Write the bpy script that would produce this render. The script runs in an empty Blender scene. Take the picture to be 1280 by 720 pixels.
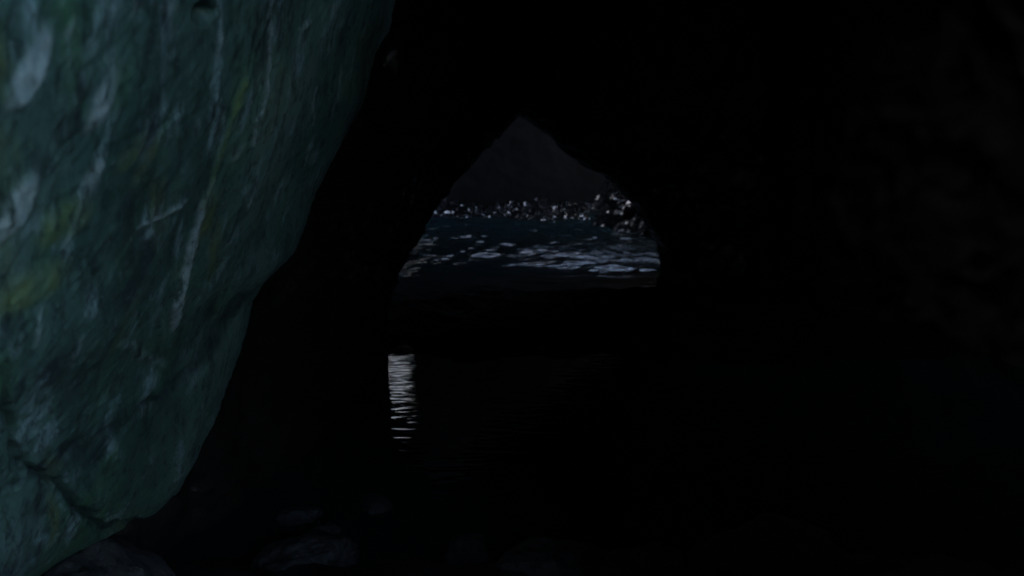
import bpy, math
import numpy as np
from mathutils import Vector

rng = np.random.default_rng(7)
scene = bpy.context.scene
COL = scene.collection

# ------------------------------------------------------------------ noise
_perm = rng.permutation(256)
_perm = np.concatenate([_perm, _perm, _perm])
_g = rng.normal(size=(256, 3)); _g /= np.linalg.norm(_g, axis=1)[:, None]

def pnoise(P):
    P = np.asarray(P, float)
    i = np.floor(P).astype(int); f = P - i
    u = f * f * f * (f * (f * 6 - 15) + 10)
    i &= 255
    out = 0
    for dx in (0, 1):
        wx = u[..., 0] if dx else 1 - u[..., 0]
        for dy in (0, 1):
            wy = u[..., 1] if dy else 1 - u[..., 1]
            for dz in (0, 1):
                wz = u[..., 2] if dz else 1 - u[..., 2]
                h = _perm[_perm[_perm[i[..., 0] + dx] + i[..., 1] + dy] + i[..., 2] + dz]
                g = _g[h]
                d = g[..., 0] * (f[..., 0] - dx) + g[..., 1] * (f[..., 1] - dy) + g[..., 2] * (f[..., 2] - dz)
                out = out + wx * wy * wz * d
    return out * 1.6

def fbm(P, o=4, gain=.5):
    s = 0; a = 1.0
    for k in range(o):
        s = s + a * pnoise(P * (2.03 ** k) + k * 17.3); a *= gain
    return s

def ridged(P, o=4):
    s = 0; a = 1.0
    for k in range(o):
        s = s + a * (1 - 2 * np.abs(pnoise(P * (2.07 ** k) + k * 9.1))); a *= .5
    return s

def smooth(a, b, x):
    t = np.clip((x - a) / (b - a), 0, 1)
    return t * t * (3 - 2 * t)

# ------------------------------------------------------------------ mesh helpers
def link(name, verts, faces, mat, parent=None, shade=True, attrs=None):
    me = bpy.data.meshes.new(name)
    verts = np.asarray(verts, np.float32)
    me.from_pydata(verts.tolist(), [], faces.tolist() if hasattr(faces, 'tolist') else faces)
    if attrs:
        for k, v in attrs.items():
            at_ = me.attributes.new(k, 'FLOAT', 'POINT')
            at_.data.foreach_set('value', np.asarray(v, np.float32))
    me.materials.append(mat)
    if shade:
        me.polygons.foreach_set('use_smooth', [True] * len(me.polygons))
    me.update()
    o = bpy.data.objects.new(name, me)
    COL.objects.link(o)
    if parent: o.parent = parent
    return o

def grid_normals(P):
    du = np.gradient(P, axis=0); dv = np.gradient(P, axis=1)
    n = np.cross(du, dv)
    return n / (np.linalg.norm(n, axis=2)[..., None] + 1e-9)

def slab(name, P, back, mat, parent=None, attrs=None):
    """closed solid: the grid P is its seen face, back (vector or grid) offsets its hidden face"""
    nu, nv = P.shape[:2]
    B = P[::1, ::1] + back
    # hidden face kept coarse: only its rim and a few rows matter, so re-use the grid but decimated
    step_u = max(1, nu // 24); step_v = max(1, nv // 24)
    V = [P.reshape(-1, 3)]
    idx = np.arange(nu * nv).reshape(nu, nv)
    F = np.stack([idx[:-1, :-1], idx[1:, :-1], idx[1:, 1:], idx[:-1, 1:]], -1).reshape(-1, 4)
    off = nu * nv
    V.append(B.reshape(-1, 3))
    ib = idx + off
    Fb = np.stack([ib[:-1, :-1], ib[:-1, 1:], ib[1:, 1:], ib[1:, :-1]], -1).reshape(-1, 4)
    rim = np.concatenate([idx[:, 0], idx[-1, 1:], idx[::-1, -1][1:], idx[0, ::-1][1:-1]])
    r2 = np.roll(rim, -1)
    Fs = np.stack([rim, r2, r2 + off, rim + off], -1)[:, ::-1]
    at2 = None
    if attrs:
        at2 = {k: np.concatenate([v.ravel(), np.zeros(nu * nv)]) for k, v in attrs.items()}
    o = link(name, np.concatenate(V), np.concatenate([F, Fb, Fs]), mat, parent, True, at2)
    return o

def tag(o, label, cat, group=None):
    o['label'] = label; o['category'] = cat
    if group: o['group'] = group
    return o

def struct(o):
    o['kind'] = 'structure'; return o

# camera model (35 mm lens), used to work out where things stand
FPX = 1244.4; PITCH = math.atan(210 / FPX); CAMZ = 1.4
def ray(px, py):
    r = (px - 640) / FPX; u = (360 - py) / FPX
    return np.array([r, math.cos(PITCH) + u * math.sin(PITCH), -math.sin(PITCH) + u * math.cos(PITCH)])
def at(px, py, Y):
    d = ray(px, py); d = d * (Y / d[1])
    return np.array([d[0], Y, CAMZ + d[2]])

# ------------------------------------------------------------------ materials
def new_mat(name):
    m = bpy.data.materials.new(name); m.use_nodes = True
    nt = m.node_tree; nt.nodes.clear()
    out = nt.nodes.new('ShaderNodeOutputMaterial'); b = nt.nodes.new('ShaderNodeBsdfPrincipled')
    nt.links.new(b.outputs[0], out.inputs[0])
    return m, nt, b

class NB:
    def __init__(s, nt): s.nt = nt
    def n(s, t, **kw):
        x = s.nt.nodes.new(t)
        for k, v in kw.items(): setattr(x, k, v)
        return x
    def l(s, a, b): s.nt.links.new(a, b)
    def coords(s, scale, loc=(0, 0, 0)):
        g = s.n('ShaderNodeNewGeometry'); m = s.n('ShaderNodeMapping')
        m.inputs['Scale'].default_value = scale; m.inputs['Location'].default_value = loc
        s.l(g.outputs['Position'], m.inputs['Vector']); return m.outputs[0]
    def noise(s, vec, scale, detail=6, rough=.6, dist=0):
        x = s.n('ShaderNodeTexNoise'); x.inputs['Scale'].default_value = scale
        x.inputs['Detail'].default_value = detail; x.inputs['Roughness'].default_value = rough
        x.inputs['Distortion'].default_value = dist
        s.l(vec, x.inputs['Vector']); return x.outputs['Fac']
    def ramp(s, fac, a, b):
        x = s.n('ShaderNodeMapRange', interpolation_type='SMOOTHSTEP')
        x.inputs['From Min'].default_value = a; x.inputs['From Max'].default_value = b
        s.l(fac, x.inputs['Value']); return x.outputs[0]
    def math(s, op, a, b):
        x = s.n('ShaderNodeMath', operation=op)
        for i, v in enumerate((a, b)):
            if isinstance(v, (int, float)): x.inputs[i].default_value = v
            else: s.l(v, x.inputs[i])
        return x.outputs[0]
    def mix(s, fac, a, b):
        x = s.n('ShaderNodeMix', data_type='RGBA')
        if isinstance(fac, (int, float)): x.inputs[0].default_value = fac
        else: s.l(fac, x.inputs[0])
        for i, v in ((6, a), (7, b)):
            if isinstance(v, tuple): x.inputs[i].default_value = (*v, 1)
            else: s.l(v, x.inputs[i])
        return x.outputs[2]
    def attr(s, name):
        x = s.n('ShaderNodeAttribute', attribute_name=name); return x.outputs['Fac']
    def bump(s, h, strength, dist, prev=None):
        x = s.n('ShaderNodeBump'); x.inputs['Strength'].default_value = strength
        x.inputs['Distance'].default_value = dist; s.l(h, x.inputs['Height'])
        if prev: s.l(prev, x.inputs['Normal'])
        return x.outputs[0]

def mottled_rock():
    m, nt, b = new_mat('mottled_algae_rock'); k = NB(nt)
    cx = k.n('ShaderNodeCombineXYZ')
    k.l(k.attr('across'), cx.inputs[0]); k.l(k.attr('along'), cx.inputs[1]); k.l(k.attr('depth'), cx.inputs[2])
    def sc(a, l, loc=0.0):
        mp = k.n('ShaderNodeMapping'); mp.inputs['Scale'].default_value = (a, l, a)
        mp.inputs['Location'].default_value = (loc, loc * .7, loc * 1.3); k.l(cx.outputs[0], mp.inputs['Vector']); return mp.outputs[0]
    big = k.noise(sc(1, .5), 3.0, 6, .6, .5)
    tone = k.noise(sc(1, .3, 41), 1.7, 4, .55, .3)
    streak = k.noise(sc(1, .09, 3), 15, 8, .72, .2)
    hair = k.noise(sc(1, .06, 9), 46, 6, .75, .15)
    sm = k.noise(sc(1, .45, 5), 85, 6, .75)
    c = k.mix(k.ramp(big, .34, .66), (.042, .098, .084), (.074, .150, .126))
    alg = k.math('MULTIPLY', k.ramp(k.noise(sc(1, .35, 21), 3.2, 6, .65, .6), .50, .66), .8)
    c = k.mix(alg, c, (.050, .150, .058))
    c = k.mix(k.math('MULTIPLY', k.ramp(k.noise(sc(1, .22, 31), 7, 6, .62, .6), .56, .72), .65), c, (.125, .160, .050))
    c = k.mix(k.math('MULTIPLY', k.ramp(tone, .50, .62), .5), c, (.12, .20, .19))
    c = k.mix(k.math('MULTIPLY', k.ramp(tone, .50, .40), .5), c, (.025, .055, .050))
    c = k.mix(k.math('MULTIPLY', k.ramp(streak, .52, .66), .85), c, (.20, .31, .33))
    c = k.mix(k.math('MULTIPLY', k.ramp(k.noise(sc(1, .2, 7), 9, 8, .7, .4), .51, .68), .85), c, (.017, .026, .030))
    c = k.mix(k.math('MULTIPLY', k.ramp(hair, .51, .62), .7), c, (.012, .024, .025))
    c = k.mix(k.math('MULTIPLY', k.ramp(k.noise(sc(1, .16, 17), 24, 7, .7, .5), .53, .66), .6), c, (.013, .016, .019))
    c = k.mix(k.math('MULTIPLY', k.ramp(sm, .54, .68), .55), c, (.014, .025, .026))
    c = k.mix(k.math('MULTIPLY', k.ramp(k.noise(sc(1, .7, 13), 150, 3, .6), .60, .70), .6), c, (.13, .19, .2))
    c = k.mix(k.math('MULTIPLY', k.attr('recess_tone'), .9), c, (.010, .014, .018))
    c = k.mix(k.math('MULTIPLY', k.attr('pale'), k.ramp(hair, .66, .46)), c, k.mix(k.ramp(sm, .35, .65), (.24, .34, .36), (.46, .56, .58)))
    c = k.mix(k.math('MULTIPLY', k.attr('ochre'), k.ramp(hair, .68, .44)), c, k.mix(k.ramp(sm, .35, .65), (.095, .165, .055), (.18, .26, .11)))
    k.l(c, b.inputs['Base Color'])
    b.inputs['Roughness'].default_value = .6
    b.inputs['Specular IOR Level'].default_value = .3
    n1 = k.bump(streak, .15, .003); n2 = k.bump(sm, .5, .003, n1); n3 = k.bump(hair, .25, .003, n2)
    k.l(n3, b.inputs['Normal'])
    return m

def wet_rock(name, c1, c2, rough=.32, bs=1.0, scale=1.0):
    m, nt, b = new_mat(name); k = NB(nt)
    a = k.noise(k.coords((1, 1, .7)), 2.5 * scale, 6, .65)
    s = k.noise(k.coords((1, 1, 1)), 14 * scale, 8, .7)
    v = k.n('ShaderNodeTexVoronoi'); v.inputs['Scale'].default_value = 9 * scale
    k.l(k.coords((1, 1, 1.0)), v.inputs['Vector'])
    c = k.mix(k.ramp(a, .35, .65), c1, c2)
    c = k.mix(k.math('MULTIPLY', k.ramp(s, .5, .7), .6), c, tuple(x * .5 for x in c1))
    k.l(c, b.inputs['Base Color'])
    r = k.n('ShaderNodeMapRange'); k.l(a, r.inputs['Value'])
    r.inputs['To Min'].default_value = rough * .6; r.inputs['To Max'].default_value = rough * 1.5
    k.l(r.outputs[0], b.inputs['Roughness'])
    n1 = k.bump(v.outputs['Distance'], .35 * bs, .03); n2 = k.bump(s, .6 * bs, .02, n1)
    k.l(n2, b.inputs['Normal'])
    return m

def water_mat():
    m, nt, b = new_mat('dark_sea_water'); k = NB(nt)
    b.inputs['Base Color'].default_value = (.008, .022, .025, 1)
    b.inputs['IOR'].default_value = 1.333
    chop = k.attr('chop')
    k.l(k.math('ADD', k.math('MULTIPLY', chop, .6), .03), b.inputs['Roughness'])
    h = k.math('MULTIPLY', k.noise(k.coords((.6, 1.5, 1)), 16, 4, .6), chop)
    k.l(k.bump(h, 1.0, .05), b.inputs['Normal'])
    return m

M_FACE = mottled_rock()
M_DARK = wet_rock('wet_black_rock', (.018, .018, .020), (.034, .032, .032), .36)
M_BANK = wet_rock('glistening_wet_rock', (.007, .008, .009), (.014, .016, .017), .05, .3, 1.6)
_k = NB(M_BANK.node_tree); _b = M_BANK.node_tree.nodes['Principled BSDF']; _b.inputs['IOR'].default_value = 1.9
_wet = _k.math('MULTIPLY', _k.ramp(_k.noise(_k.coords((1, 1, 1), (3, 8, 2)), 9, 3, .6), .52, .60), _k.ramp(_k.noise(_k.coords((1, 1, 1), (9, 1, 5)), 1.6, 3, .6), .34, .54))
_k.l(_k.math('ADD', _k.math('MULTIPLY', _wet, .55), .03), _b.inputs['Specular IOR Level'])
M_DRY = wet_rock('dull_brown_rock', (.055, .042, .031), (.088, .068, .050), .8, .3)
M_BOULDER = wet_rock('wet_boulder_rock', (.024, .028, .032), (.062, .070, .076), .12, 1.8, 2.4)
M_WATER = water_mat()
M_LEAN = wet_rock('streaming_wet_black_rock', (.010, .010, .011), (.022, .021, .020), .13, .6, 2.0)
M_LEAN.node_tree.nodes['Principled BSDF'].inputs['IOR'].default_value = 1.6
M_SHELF = wet_rock('matte_black_rock', (.008, .008, .009), (.014, .013, .012), .9, .6)  # even near-black matte colour
M_SHELF.node_tree.nodes['Principled BSDF'].inputs['Specular IOR Level'].default_value = .08
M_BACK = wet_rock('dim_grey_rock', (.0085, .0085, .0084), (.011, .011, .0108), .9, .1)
M_ADDED_CLIFF = wet_rock('added_cliff_rock', (.34, .34, .34), (.44, .44, .43), .7)

def rocky(P, amp, freq, seed=0, stretch=(1, 1, 1), fine=.25):
    n = grid_normals(P); Q = P * np.array(stretch) * freq + seed
    d = .6 * fbm(Q, 4) + .45 * (ridged(Q * 1.7 + 3, 4) - .8) + fine * fbm(Q * 9, 3)
    return n, amp * d

# ------------------------------------------------------------------ 1. near overhanging face
tip = [(520, -60), (500, 0), (492, 40), (470, 70), (455, 130), (430, 175), (405, 215), (385, 255), (365, 310), (330, 345),
       (310, 375), (300, 420), (280, 480), (262, 530), (240, 580), (215, 622)]
TY = 2.4
T = np.array([at(x, y, TY) for x, y in tip])[::-1]           # by rising z
zk = np.concatenate([[-.4, .1, .30, .42], T[:, 2], [2.1, 2.6, 3.3]])
xk = np.concatenate([[-1.6, -1.5, -1.28, -1.02], T[:, 0], [-.16, -.10, -.05]])
zfine = np.linspace(-.4, 3.3, 400); xfine = np.interp(zfine, zk, xk)
def gsm(a, w):
    ker = np.exp(-.5 * (np.arange(-3 * w, 3 * w + 1) / w) ** 2); ker /= ker.sum()
    return np.convolve(np.pad(a, 3 * w, 'edge'), ker, 'valid')
xsoft = gsm(xfine, 9)
def XF(z): return np.interp(z, zfine, xsoft)
def XT(z): return np.interp(z, zfine, xfine)
def face_hit(px, py):
    d = ray(px, py); t = np.linspace(.3, 4, 4000)
    p = d[None] * t[:, None]; z = CAMZ + p[:, 2]
    g = p[:, 0] - XF(z); i = np.argmax(g < 0)
    return p[i, 1], z[i]

nu, nv = 620, 520
yy = np.concatenate([np.linspace(-3.4, .2, 60, endpoint=False), np.geomspace(.2 + .3, TY + .3, 480) - .3])
tail = np.array([[0, .02], [-.05, .07], [-.14, .13], [-.3, .2], [-.6, .3], [-1.2, .4], [-2.6, .5]])
tp = np.stack([np.interp(np.linspace(0, 6, 80), range(7), tail[:, j]) for j in (0, 1)], 1)
zz = np.concatenate([np.linspace(-.4, .25, 50, endpoint=False), np.linspace(.25, 2.0, 420, endpoint=False), np.linspace(2.0, 3.3, 50)])
U = len(yy) + len(tp); P = np.zeros((U, len(zz), 3))
w = smooth(1.5, TY, yy)
for i, y in enumerate(yy):
    ze = zz - .10 * np.clip(TY - y, 0, 1.4) * smooth(1.15, .55, zz)
    P[i, :, 0] = XF(ze) * (1 - w[i]) + XT(ze) * w[i] - .35 * smooth(.1, -2.5, y); P[i, :, 1] = y; P[i, :, 2] = zz
for i, (dx, dy) in enumerate(tp):
    P[len(yy) + i, :, 0] = XT(zz) + dx; P[len(yy) + i, :, 1] = TY + dy; P[len(yy) + i, :, 2] = zz
n = grid_normals(P)
if n[100, 200, 0] < 0: n = -n
Q = P * np.array([1.3, 1.3, .6])
(ya, za), (yb, zb) = face_hit(214, 415), face_hit(300, 108)
KS = (yb - ya) / (zb - za); print('streak', ya, za, yb, zb, KS)
LK = math.sqrt(1 + KS * KS)
across = (P[..., 1] - KS * P[..., 2]) / LK; along = (P[..., 2] + KS * P[..., 1]) / LK
SV = np.stack([across, along, P[..., 0]], -1)
d = .026 * fbm(Q * 1.2 + 5, 2) + .003 * (ridged(SV * np.array([4.5, 1.2, 4]) + 2, 4) - .8) + .0022 * fbm(SV * np.array([16, 3, 16]), 4) + .0022 * fbm(P * 60, 2)
# layered bedding steps
bed = P[..., 2] * .8 + P[..., 1] * .55 + .12 * fbm(P * 1.1, 2)
d += .003 * (np.abs((bed * 3.1) % 1 - .5) * 2 - .5)
Yg, Zg = P[..., 1], P[..., 2]
_P0 = (P + n * d[..., None]).reshape(-1, 3); _ok = np.nonzero((P[..., 1] < TY + .03).ravel() & (_P0[:, 1] > .15))[0]
_v = _P0[_ok] - np.array([0, 0, CAMZ])
_f = _v[:, 1] * math.cos(PITCH) - _v[:, 2] * math.sin(PITCH); _u = _v[:, 1] * math.sin(PITCH) + _v[:, 2] * math.cos(PITCH)
_px = 640 + FPX * _v[:, 0] / _f; _py = 360 - FPX * _u / _f
def face_at(px, py):
    i = _ok[np.argmin((_px - px) ** 2 + (_py - py) ** 2)]
    return P[..., 1].ravel()[i], P[..., 2].ravel()[i]
WA, WB = fbm(P * 9 + 40, 3), fbm(P * 9 + 60, 3)
def line_mask(pts, soft=1.0, wob=.010):
    best = np.full(Yg.shape, 1e9)
    q = [(*face_at(px, py), wpx) for px, py, wpx in pts]
    wy = Yg + wob * WA; wz = Zg + wob * WB
    for (y0, z0, w0), (y1, z1, w1) in zip(q[:-1], q[1:]):
        sy = (622 / max(.3, (y0 + y1) / 2) ** 2); sz = 1244 / max(.3, (y0 + y1) / 2)   # px per metre along the face
        ay, az = (wy - y0) * sy, (wz - z0) * sz; by, bz = (y1 - y0) * sy, (z1 - z0) * sz
        t = np.clip((ay * by + az * bz) / (by * by + bz * bz + 1e-9), 0, 1)
        dist = np.hypot(ay - t * by, az - t * bz) / (w0 + (w1 - w0) * t)
        best = np.minimum(best, dist)
    return 1 - smooth(.35 * soft, 1.0, best)
WC, WD = fbm(P * np.array([6, 6, 4]) + 5, 4), fbm(P * np.array([6, 6, 4]) + 91, 4)
def blob(px, py, rx, ry, gain=1.0):
    y0, z0 = face_at(px, py); sy = 622 / y0 ** 2; sz = 1244 / y0
    rr = np.hypot((Yg - y0) * sy / rx, (Zg - z0) * sz / ry) + .45 * (WC if px % 2 else WD)
    return gain * (1 - smooth(.45, 1.05, rr))
seen = (Yg < TY + .05) & (Zg > .3)
brk = np.clip(.85 + .6 * fbm(P * 14 + 3, 3), .35, 1)
ochre = line_mask([(302, 106, 6), (290, 140, 5), (275, 195, 4), (262, 228, 4), (248, 258, 4)]) * .8
ochre = np.maximum(ochre, .55 * blob(188, 195, 10, 45)); ochre = np.maximum(ochre, .5 * blob(75, 275, 45, 40))
ochre = np.maximum(ochre, .6 * blob(30, 365, 60, 40)); ochre = np.maximum(ochre, .4 * blob(165, 190, 16, 30))
pale = line_mask([(262, 228, 3), (250, 258, 5), (244, 290, 7), (236, 330, 6), (223, 375, 6), (214, 415, 4)]) * .8
pale = np.maximum(pale, .85 * line_mask([(340, -10, 2.5), (337, 40, 2.5), (333, 100, 2.8), (328, 132, 2.2), (318, 150, 1.8), (316, 182, 2)]))
pale = np.maximum(pale, .5 * line_mask([(372, 50, 2), (375, 35, 3.5), (388, 24, 2.5)]))
pale = np.maximum(pale, .7 * line_mask([(176, 278, 3), (205, 265, 5), (232, 250, 3)]))
pale = np.maximum(pale, .35 * line_mask([(150, 425, 3), (175, 440, 4), (205, 460, 4)]))
pale = np.maximum(pale, .75 * blob(125, 130, 24, 60)); pale = np.maximum(pale, .8 * blob(118, 215, 20, 50))  # pale mineral patches, strengthened to stand in for light at upper left
pale = np.maximum(pale, .9 * blob(25, 255, 24, 50)); pale = np.maximum(pale, .4 * blob(295, 190, 7, 14))
pale = np.maximum(pale, .35 * blob(180, 515, 14, 14)); pale = np.maximum(pale, .7 * blob(40, 90, 22, 50))
pale = np.maximum(pale, .3 * blob(215, 12, 14, 18))
r5 = np.random.default_rng(5)
for _k in range(34):
    x0, y0 = r5.uniform(10, 400), r5.uniform(0, 560)
    if x0 > 470 - .62 * y0: continue
    ln = r5.uniform(14, 60); sl = r5.uniform(.05, .38); wd = r5.uniform(1.2, 3.2) * (1 + .8 * (x0 < 150))
    pts = [(x0, y0, wd * .5), (x0 - sl * ln * .5 + r5.uniform(-2, 2), y0 + ln * .5, wd), (x0 - sl * ln, y0 + ln, wd * .4)]
    pale = np.maximum(pale, r5.uniform(.25, .6) * line_mask(pts))
crack = line_mask([(30, 570, 3), (65, 598, 3), (95, 630, 4), (128, 662, 3)], wob=.012)
crack = np.maximum(crack, .8 * line_mask([(5, 450, 4), (10, 500, 6), (16, 560, 4), (32, 590, 3)]))
crack = np.maximum(crack, .9 * line_mask([(128, 662, 6), (165, 655, 5), (215, 624, 4)], wob=.012))
band = line_mask([(300, 375, 22), (262, 440, 20), (215, 490, 17), (150, 535, 17), (75, 575, 13), (20, 590, 10)], .4, .05)
hole = blob(255, 16, 20, 14)
crack, pale, ochre = crack * seen, pale * seen * brk, ochre * seen * brk
d -= .016 * crack + .05 * hole * seen + .006 * band * seen
d += .006 * pale + .006 * ochre
# silhouette stays where it is traced
P = P + n * d[..., None]
recess_tone = np.clip(.8 * crack + .65 * band + .9 * hole, 0, 1) * seen  # darker tone along the cracks, band and hole
rock_face = slab('overhanging_rock_face', P, np.array([-1.8, 0, 0]), M_FACE,
                 attrs=dict(recess_tone=recess_tone, pale=pale, ochre=ochre, across=across, along=along, depth=P[..., 0]))
tag(rock_face, 'mottled green and grey overhanging rock face with pale veins at the left, nearest the camera', 'rock face')

# broken block under the face
def boulder(name, loc, size, mat, seed, res=5, amp=.22, rz=0, label=None, parent=None):
    import bmesh
    bm = bmesh.new(); bmesh.ops.create_icosphere(bm, subdivisions=res, radius=1)
    V = np.array([v.co[:] for v in bm.verts]); F = np.array([[v.index for v in f.verts] for f in bm.faces])
    bm.free()
    # flatten against random planes so it reads as a worn, faceted stone
    r2 = np.random.default_rng(seed)
    for k in range(9):
        nn = r2.normal(size=3); nn /= np.linalg.norm(nn); h = r2.uniform(.62, .9)
        s = V @ nn; over = np.maximum(s - h, 0); V = V - over[:, None] * nn * .85
    nrm = V / np.linalg.norm(V, axis=1)[:, None]
    V = V + nrm * (amp * .6 * fbm(V * 1.5 + seed, 4) + amp * .12 * fbm(V * 8 + seed, 3))[:, None]
    V = V * np.array(size)
    c, s = math.cos(rz), math.sin(rz)
    V = np.stack([V[:, 0] * c - V[:, 1] * s, V[:, 0] * s + V[:, 1] * c, V[:, 2]], 1)
    o = link(name, V, F, mat, parent); o.location = loc
    return o

# ------------------------------------------------------------------ 2. leaning wall left of the arch
LY = 6.0
tip2 = [(745, 20), (700, 75), (650, 136), (625, 160), (600, 190), (585, 208), (560, 240), (541, 262), (522, 295), (503, 330), (492, 365), (486, 400), (485, 440)]
T2 = np.array([at(x, y, LY) for x, y in tip2])[::-1]
z2k = np.concatenate([[-.6], T2[:, 2], [2.6, 3.6]]); x2k = np.concatenate([[-.80], T2[:, 0], [.95, 1.4]])
z2 = np.concatenate([np.linspace(-.6, 0, 20, endpoint=False), np.linspace(0, 1.6, 240, endpoint=False), np.linspace(1.6, 3.6, 80)])
x2 = np.interp(z2, z2k, x2k)
path = np.array([[-1.5, 2.2], [-.42, 2.9], [-.12, 4.0], [-.06, 5.0], [-.02, 5.6], [0, 5.95], [-.03, 6.05], [-.12, 6.14], [-.35, 6.3], [-.9, 6.6], [-3.2, 7.2]])
ss = np.concatenate([np.linspace(0, 4, 160, endpoint=False), np.linspace(4, 8, 120, endpoint=False), np.linspace(8, 10, 30)])
pp = np.stack([np.interp(ss, range(11), path[:, j]) for j in (0, 1)], 1)
P2 = np.zeros((len(ss), len(z2), 3))
lean = np.clip((pp[:, 1] - 2.6) / 3.0, .35, 1)
for i in range(len(ss)):
    P2[i, :, 0] = (-.76 + (x2 + .76) * (1 if pp[i, 1] > 5.5 else lean[i])) + pp[i, 0]
    P2[i, :, 1] = pp[i, 1]; P2[i, :, 2] = z2
n, d = rocky(P2, .06, 2.2, 11, (1, 1, .55)); d += .012 * fbm(P2 * np.array([22, 22, 6]), 3)
tipdamp = 1 - .55 * np.exp(-((P2[..., 1] - LY) / .25) ** 2)
P2 = P2 + n * (d * tipdamp)[..., None]
o = slab('leaning_rock_wall', P2, np.array([-1.6, 0.0, 0]), M_LEAN)
tag(o, 'black wet rock wall leaning over the still pool, left edge of the arched opening', 'rock wall')

# ------------------------------------------------------------------ 3. arch
AY = 8.7
arch_px = [(838, 372), (838, 350), (831, 312), (815, 290), (803, 266), (786, 248), (762, 223), (735, 208), (716, 194), (690, 172), (660, 150), (640, 139), (612, 118), (570, 70), (520, 25), (470, 20)]
A = np.array([at(x, y, AY) for x, y in arch_px])
A = np.concatenate([[[A[0, 0] + .03, AY, -.6]], A, [[-1.6, AY, 1.7], [-1.9, AY, .8], [-1.9, AY, -.6]]])
L = np.concatenate([[0], np.cumsum(np.linalg.norm(np.diff(A, axis=0), axis=1))])
tt = np.linspace(0, L[-1], 460)
C = np.stack([np.interp(tt, L, A[:, j]) for j in range(3)], 1)
cen = np.array([.05, AY, -.1])
out = C - cen; out[:, 1] = 0; out /= np.linalg.norm(out, axis=1)[:, None]
# profile from the reveal behind to the outer rim (s outward, y shift)
prof = np.array([[.55, .9], [.22, .62], [.05, .32], [0, .1], [.02, -.03], [.10, -.12], [.3, -.2], [.8, -.28], [1.8, -.3], [3.4, -.3]])
vs = np.concatenate([np.linspace(0, 6, 110, endpoint=False), np.linspace(6, 9, 60)])
pr = np.stack([np.interp(vs, range(10), prof[:, j]) for j in (0, 1)], 1)
P3 = C[:, None, :] + out[:, None, :] * pr[None, :, :1] + np.array([0, 1, 0])[None, None] * pr[None, :, 1:]
P3[..., 2] = np.maximum(P3[..., 2], -.7)
n, d = rocky(P3, .055, 2.6, 23)
edge = 1 - .25 * np.exp(-(pr[:, 0] / .12) ** 2)[None, :]
if n[200, 150, 1] > 0: n = -n
P3 = P3 + n * (d * edge)[..., None]
o = slab('rock_arch', P3, np.array([0, .45, 0]) + 0 * P3, M_LEAN)
tag(o, 'black rock arch above and right of the lit opening to the inner chamber', 'rock arch')

# ------------------------------------------------------------------ 4. right wall
rp = np.array([[1.95, 9.2], [2.0, 8.3], [2.3, 7.2], [2.9, 6.0], [3.1, 4.6], [2.7, 3.2], [1.9, 2.2], [1.2, 1.4], [.84, .7], [.80, .3], [1.05, .15], [2.6, .3], [4.5, .5]])  # near end, out of view, shaped to keep mouth light off the arch
s4 = np.linspace(0, 12, 360); q4 = np.stack([gsm(np.interp(s4, range(13), rp[:, j]), 6) for j in (0, 1)], 1)
z4 = np.linspace(-.7, 3.6, 200)
P4 = np.zeros((360, 200, 3)); P4[..., 0] = q4[:, :1] + .10 * np.sin(z4 * 1.4)[None]; P4[..., 1] = q4[:, 1:]; P4[..., 2] = z4
n, d = rocky(P4, .11, .9, 37, (1, 1, .8))
amp = np.where(P4[..., 1] < 1.0, .35, 1.0)
n[..., 2] *= .3
P4 = P4 + n * (d * amp)[..., None]
back4 = np.zeros_like(P4); back4[..., 0] = 1.2; back4[..., 1] = .2
o = slab('cave_side_wall', P4, back4, M_DRY)
tag(o, 'unlit brown black rock wall filling the right side of the cave', 'rock wall')

# ------------------------------------------------------------------ 5. inner chamber: back wall with openings shaped for the light, side walls
def wall_grid(xs, zs, y):
    X, Z = np.meshgrid(xs, zs, indexing='ij'); return np.stack([X, np.full_like(X, y), Z], -1)
BY = 16.0
X, Z = np.meshgrid(np.linspace(-5.5, 5.5, 330), np.linspace(-.7, 6.2, 210), indexing='ij')
P5 = np.stack([X, BY - .10 * X * X * .25 - .35 * np.clip(Z - 1.7, 0, 2.6), Z], -1)
n, d = rocky(P5, .05, .7, 51, (1, 1, .8)); n = np.where(n[..., 1:2] > 0, -n, n)
P5 = P5 + n * d[..., None]
wob = .14 * fbm(P5 * 1.6 + 8, 4)
low = (X > -2.05 + wob) & (X < -1.86 + wob * .3 + .85 * (Z - 2.5) + .05 * np.sin((Z - 2.4) * 9)) & (Z > 2.48 + wob * .3) & (Z < 2.97 + wob * .4)  # outline shaped so its mirror image forms the pool's bright patch
high = (X > .3 + wob) & (X < 3.2 + wob) & (Z > 3.95 + wob * .5) & (Z < 5.1 + wob * .4)  # unseen opening, added to put glints on the rear water
high |= (X > -.25 + wob) & (X < 1.2) & (Z > 4.4 + wob * .4) & (Z < 5.2)
hole_mask = low | high
nu5, nv5 = X.shape; idx = np.arange(nu5 * nv5).reshape(nu5, nv5)
keep = ~(hole_mask[:-1, :-1] | hole_mask[1:, 1:] | hole_mask[1:, :-1] | hole_mask[:-1, 1:])
F = np.stack([idx[:-1, :-1], idx[1:, :-1], idx[1:, 1:], idx[:-1, 1:]], -1)[keep]
off = nu5 * nv5; Vb = P5 + np.array([0, .5, 0])
from collections import Counter
ed = {}
for f in F:
    for a, b in zip(f, np.roll(f, -1)):
        if (b, a) in ed: del ed[(b, a)]
        else: ed[(a, b)] = 1
Fs = np.array([[b, a, a + off, b + off] for a, b in ed])
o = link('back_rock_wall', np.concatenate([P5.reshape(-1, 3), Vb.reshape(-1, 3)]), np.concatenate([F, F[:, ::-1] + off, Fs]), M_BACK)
tag(o, 'dim grey rock wall closing the chamber behind the arch, above the rippling water', 'rock wall')

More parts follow.
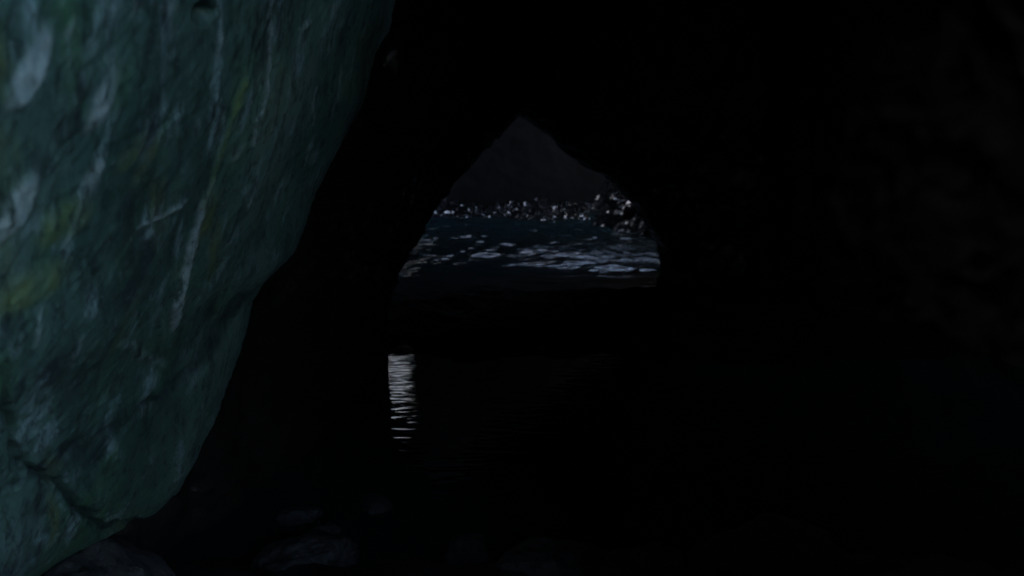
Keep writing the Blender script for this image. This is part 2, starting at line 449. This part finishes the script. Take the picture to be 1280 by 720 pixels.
def plain_wall(name, pts, z0, z1, mat, back, seed, amp=.2, shift=None):
    pts = np.array(pts, float); s = np.linspace(0, len(pts) - 1, 160)
    q = np.stack([np.interp(s, range(len(pts)), pts[:, j]) for j in (0, 1)], 1)
    z = np.linspace(z0, z1, 90)
    Pw = np.zeros((160, 90, 3)); Pw[..., 0] = q[:, :1]; Pw[..., 1] = q[:, 1:]; Pw[..., 2] = z
    nn, dd = rocky(Pw, amp, .9, seed); Pw = Pw + nn * dd[..., None]
    if shift is not None: Pw[..., 1] += shift(z)[None]
    return struct(slab(name, Pw, np.array(back, float), mat))
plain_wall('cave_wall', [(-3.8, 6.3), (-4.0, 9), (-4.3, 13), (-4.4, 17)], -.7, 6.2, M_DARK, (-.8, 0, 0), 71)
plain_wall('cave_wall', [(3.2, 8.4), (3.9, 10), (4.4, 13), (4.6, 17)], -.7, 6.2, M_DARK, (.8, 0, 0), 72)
plain_wall('cave_wall', [(-3.0, -3.4), (-1, -3.5), (.8, -3.3), (1.6, -2.9)], -.7, 3.8, M_DRY, (0, -.8, 0), 73)
# rock above the arch, closing the step between the two roofs
plain_wall('cave_wall', [(-6, 9.0), (0, 9.05), (6, 9.0)], 3.0, 6.4, M_DARK, (0, .6, 0), 75, .12)

# ------------------------------------------------------------------ 6. wet shingle bank at the back and right of the chamber
def cells(P2, seed):
    """distance to the nearest jittered grid point: rounded stones"""
    i = np.floor(P2).astype(int); best = np.full(P2.shape[:-1], 9.0); hv = np.zeros(P2.shape[:-1])
    for dx in (-1, 0, 1):
        for dy in (-1, 0, 1):
            a, b_ = (i[..., 0] + dx) & 255, (i[..., 1] + dy) & 255
            h = _perm[_perm[a + seed] + b_]
            jx, jy = _g[h, 0] * .4 + .5, _g[h, 1] * .4 + .5
            dd = np.hypot(i[..., 0] + dx + jx - P2[..., 0], i[..., 1] + dy + jy - P2[..., 1])
            hv = np.where(dd < best, _g[h, 2], hv); best = np.minimum(best, dd)
    return best, hv
X, Y = np.meshgrid(np.linspace(-3.4, 4.6, 560), np.linspace(10.4, 16.3, 420), indexing='ij')
back_ = smooth(11.7, 14.6, Y + .25 * pnoise(np.stack([X * .9, 0 * X, 0 * X + 3], -1)))
right_ = smooth(1.0, 2.3, X + .12 * np.sin(Y * 2.1) - .25 * smooth(12.5, 10.5, Y))
hgt = -.15 + .20 * back_ + .85 * right_ * smooth(10.4, 11.8, Y)
c1, h1 = cells(np.stack([X, Y], -1) * 7.5, 3); c2, h2 = cells(np.stack([X, Y * 1.2], -1) * 17, 9)
P6 = np.stack([X, Y, hgt], -1)
n = grid_normals(P6); n = np.where(n[..., 2:] < 0, -n, n)
mixd = smooth(-.15, .25, pnoise(np.stack([X * 1.6, Y * 2.2, 0 * X + 7], -1)))
P6 = P6 + n * (.15 * fbm(P6 * 1.15, 4) + .06 * mixd * np.sqrt(np.clip(1 - c1 * 1.25, 0, 1)) * (1 + .9 * h1) + .019 * np.sqrt(np.clip(1 - c2 * 1.3, 0, 1)) * (1 + .9 * h2))[..., None]
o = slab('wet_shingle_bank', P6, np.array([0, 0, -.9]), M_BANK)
tag(o, 'glistening wet shingle bank behind the arch, rising to the right above the rippling water', 'shingle bank')

# ------------------------------------------------------------------ 7. shelf across the passage
X, Y = np.meshgrid(np.linspace(-1.2, 3.2, 300), np.linspace(5.2, 8.6, 220), indexing='ij')
prof_y = smooth(5.45, 5.95, Y + .22 * fbm(np.stack([X * 2.2, 0 * X, 0 * X], -1), 3)) * (1 - smooth(8.0, 8.45, Y + .25 * fbm(np.stack([X * 1.8, 0 * X, 0 * X + 4], -1), 3)))
ends = np.maximum(.3 * smooth(-.52, -.85, X), .3 * smooth(.75, 1.25, X))
P7 = np.stack([X, Y, -.25 + (.29 + .02 * ends) * prof_y], -1)
P7[..., 2] += (.04 * fbm(P7 * 2.1 + 4, 4) + .025 * (ridged(P7 * 3, 3) - .9)) * (.4 + .6 * prof_y)
o = slab('rock_shelf', P7, np.array([0, 0, -.5]), M_SHELF)
tag(o, 'low black matte rock shelf between the still pool and the rippling water', 'rock shelf')

# ------------------------------------------------------------------ 8. roof, floor, water
X, Y = np.meshgrid(np.linspace(-6, 2.2, 140), np.linspace(-5, 9.6, 240), indexing='ij')
def roof(x0, x1, y0, y1, z, nx, ny, seed, th):
    X, Y = np.meshgrid(np.linspace(x0, x1, nx), np.linspace(y0, y1, ny), indexing='ij')
    Pr = np.stack([X, Y, np.full_like(X, z)], -1)
    Pr[..., 2] += .25 * fbm(Pr * .8 + seed, 4) + .06 * (ridged(Pr * 2.4 + seed, 3) - .8)
    return struct(slab('cave_roof', Pr, np.array([0, 0, th]), M_DRY))
roof(-6, 1.25, -5, .6, 2.75, 110, 100, 3, .9)
for x0, x1, y0, y1 in ((-6, 2.32, .3, 9.4), (2.68, 6, .3, 9.4), (2.2, 2.8, .3, 4.3), (2.2, 2.8, 5.3, 9.4)):    # gap added out of view to bring faint skylight onto the right wall
    roof(x0, x1, y0, y1, 3.2, int((x1 - x0) * 13) + 3, int((y1 - y0) * 16), 5, .6)
for x0, x1, y0, y1 in ((-6.2, 6.2, 8.8, 12.5), (-6.2, 6.2, 14.5, 17.0), (-6.2, -1.8, 12.2, 14.8), (3.3, 6.2, 12.2, 14.8)):  # unseen gap left in this roof, added to light the inner chamber
    roof(x0, x1, y0, y1, 5.7, int((x1 - x0) * 13), int((y1 - y0) * 16), 9, .9)
plain_wall('added_cliff', [(-16, 21), (-8, 24), (-2, 24.5), (4, 24), (12, 22)], -1, 7.2, M_ADDED_CLIFF, (0, 1.5, 0), 81, .25, lambda z: np.where(z < 4.7, .9 * (z - 4.7), -.5 * (z - 4.7)))  # unseen cliff, added to set the brightness mirrored in the pool

xs = np.concatenate([[-3000, -600, -120, -30, -12, -7], np.linspace(-5, 5, 160), [7, 12, 30, 120, 600, 3000]])
ys = np.concatenate([[-3000, -600, -120, -30, -12], np.linspace(-6, 18, 300), [30, 120, 600, 3000]])
X, Y = np.meshgrid(xs, ys, indexing='ij')
zf = -.55 + .62 * smooth(4.6, 2.6, Y) * smooth(14, 5, np.abs(X)) + 0 * X
zf = np.where((Y < 2.6) & (np.abs(X) < 12), zf + 0, zf)
P8 = np.stack([X, Y, zf], -1)
inn = (np.abs(X) < 6) & (Y > -7) & (Y < 19)
P8[..., 2] += inn * (.05 * fbm(P8 * 1.8, 4) + .03 * fbm(P8 * 7, 3))
idx = np.arange(X.size).reshape(X.shape)
F = np.stack([idx[:-1, :-1], idx[1:, :-1], idx[1:, 1:], idx[:-1, 1:]], -1).reshape(-1, 4)
struct(link('cave_floor', P8.reshape(-1, 3), F, M_DARK))

xs = np.concatenate([[-3000, -600, -120, -30, -10, -5], np.arange(-3.2, 4.4, .018), [6, 10, 30, 120, 600, 3000]])
ys = np.concatenate([[-3000, -600, -120, -30, -10, -3, 0, 2], np.arange(3, 6.1, .011), np.arange(6.1, 8.4, .04), np.arange(8.4, 14.6, .016), [18, 30, 120, 600, 3000]])
X, Y = np.meshgrid(xs, ys, indexing='ij')
S = np.stack([X, Y, 0 * X], -1)
rear = (.10 * smooth(7.6, 8.8, Y) + .90 * smooth(8.5, 10.0, Y)) * (1 - smooth(16.2, 20, Y)); pool = smooth(2.8, 3.4, Y) * (1 - smooth(5.8, 6.4, Y))
def waves(S, dirs, lam, amp, seed, stretch=3.6):
    """trochoid-like crests: sharpened noise elongated across the travel direction"""
    h = 0
    for k, (a, wgt) in enumerate(dirs):
        c, s = math.cos(a), math.sin(a)
        u = (S[..., 0] * c + S[..., 1] * s) / lam; v = (-S[..., 0] * s + S[..., 1] * c) / (lam * stretch)
        h = h + wgt * (1 - np.abs(pnoise(np.stack([u, v, 0 * u + seed + k * 5.5], -1))) * 2)
    return amp * h
zr = waves(S, [(1.5, 1), (1.75, .6), (1.3, .5)], .62, .034, 1, 2.8) + waves(S, [(1.6, 1), (1.3, .8)], .21, .0185, 3, 2.6) + waves(S, [(1.5, 1), (1.9, .8)], .085, .0062, 5, 2.4)
zp = .00055 * waves(S, [(1.57, 1), (1.42, .6)], .055, 1, 8) + (.00045 + .0005 * smooth(-.2, .3, pnoise(S * np.array([1.3, 2.1, 1]) + 5))) * fbm(S * np.array([10, 32, 1]) + 3, 2)
Zw = rear * (zr - .02) + pool * zp
Pw = np.stack([X, Y, Zw], -1)
idx = np.arange(X.size).reshape(X.shape)
F = np.stack([idx[:-1, :-1], idx[1:, :-1], idx[1:, 1:], idx[:-1, 1:]], -1).reshape(-1, 4)
struct(link('sea_water', Pw.reshape(-1, 3), F, M_WATER, attrs=dict(chop=(rear * .09 + .004 * pool).ravel())))

# ------------------------------------------------------------------ 9. boulders on the near shore
def stone(px, py, Y, size, seed, label, mat=M_BOULDER, group='boulders on the near shore'):
    c = at(px, py, Y)
    o = boulder('boulder', (c[0], c[1], c[2]), size, mat, seed, 5, .25, seed * 1.3)
    tag(o, label, 'boulder', group); return o
stone(375, 722, 2.95, (.22, .16, .13), 3, 'small pale wet boulder at the foot of the overhanging rock face')
stone(498, 734, 3.0, (.16, .14, .10), 5, 'low dark boulder between the pale wet boulder and the broad one')
stone(690, 748, 2.95, (.26, .22, .17), 8, 'broad rounded boulder at the bottom of the picture, centre')
stone(960, 735, 3.05, (.30, .25, .22), 12, 'brownish boulder right of the broad rounded one', M_DRY)
stone(1092, 700, 3.3, (.13, .12, .10), 15, 'small wet black boulder with tiny glints, furthest right on the shore', M_DARK)
def awash(px, py, size, seed, label):
    d_ = ray(px, py); t_ = -(CAMZ - .01) / d_[2]
    o = boulder('boulder', (d_[0] * t_, d_[1] * t_, .0), size, M_BOULDER, seed, 4, .25, seed * .7)
    tag(o, label, 'boulder', 'boulders on the near shore')
awash(372, 645, (.10, .07, .045), 41, 'small stone awash just behind the pale wet boulder')
awash(470, 628, (.09, .06, .035), 43, 'flat stone awash between the pool and the low dark boulder')
awash(405, 668, (.07, .06, .05), 47, 'little stone touching the back of the pale wet boulder')
awash(585, 690, (.10, .08, .06), 51, 'small stone beside the left end of the broad rounded boulder')
awash(820, 700, (.11, .09, .06), 53, 'small stone between the broad rounded boulder and the brownish one')
b = boulder('fallen_block', (-1.02, 2.25, .10), (.22, .34, .30), M_BOULDER, 21, 5, .2, .4)
tag(b, 'angular grey green block lying under the lower edge of the overhanging face', 'boulder')
b = boulder('boulder', (-.66, 6.0, -.02), (.11, .09, .05), M_DARK, 31, 4, .25, .2)
tag(b, 'small wet stone at the tip of the leaning wall, behind the bright reflection', 'boulder')

# ------------------------------------------------------------------ light
SUN_EL, SUN_AZ = math.radians(40), math.radians(260)     # clockwise from +Y: from the left, where no opening faces it
w_ = bpy.data.worlds.new('World'); scene.world = w_; w_.use_nodes = True
nt = w_.node_tree; bg = nt.nodes['Background']
sky = nt.nodes.new('ShaderNodeTexSky'); sky.sky_type = 'NISHITA'; sky.sun_disc = False
sky.sun_elevation = SUN_EL; sky.sun_rotation = SUN_AZ; sky.air_density = 1.0; sky.dust_density = 4.0; sky.ozone_density = .6
nt.links.new(sky.outputs[0], bg.inputs[0]); bg.inputs[1].default_value = .15
sl = bpy.data.lights.new('sun', 'SUN'); sl.energy = 3; sl.angle = math.radians(.5); sl.color = (1, .95, .88)
so = bpy.data.objects.new('sun', sl); COL.objects.link(so)
dirv = Vector((math.sin(SUN_AZ) * math.cos(SUN_EL), math.cos(SUN_AZ) * math.cos(SUN_EL), math.sin(SUN_EL)))
so.rotation_euler = dirv.to_track_quat('Z', 'Y').to_euler(); so.location = (-20, -20, 30)

# ------------------------------------------------------------------ camera
cd = bpy.data.cameras.new('camera'); cam = bpy.data.objects.new('camera', cd); COL.objects.link(cam)
cam.location = (0, 0, CAMZ); cam.rotation_euler = (math.pi / 2 - PITCH, 0, 0)
cd.sensor_width = 36; cd.lens = 35; cd.clip_start = .05; cd.clip_end = 8000
cd.dof.use_dof = True; cd.dof.focus_distance = 2.3; cd.dof.aperture_fstop = 5.6
scene.camera = cam

scene.view_settings.view_transform = 'Standard'; scene.view_settings.look = 'None'
scene.view_settings.gamma = 1; scene.view_settings.exposure = 3.75
try: scene.view_settings.use_curve_mapping = False
except Exception: pass
scene.cycles.use_denoising = True
scene.cycles.max_bounces = 6; scene.cycles.diffuse_bounces = 4; scene.cycles.glossy_bounces = 4
scene.cycles.caustics_reflective = False; scene.cycles.caustics_refractive = False
scene.cycles.sample_clamp_indirect = 4
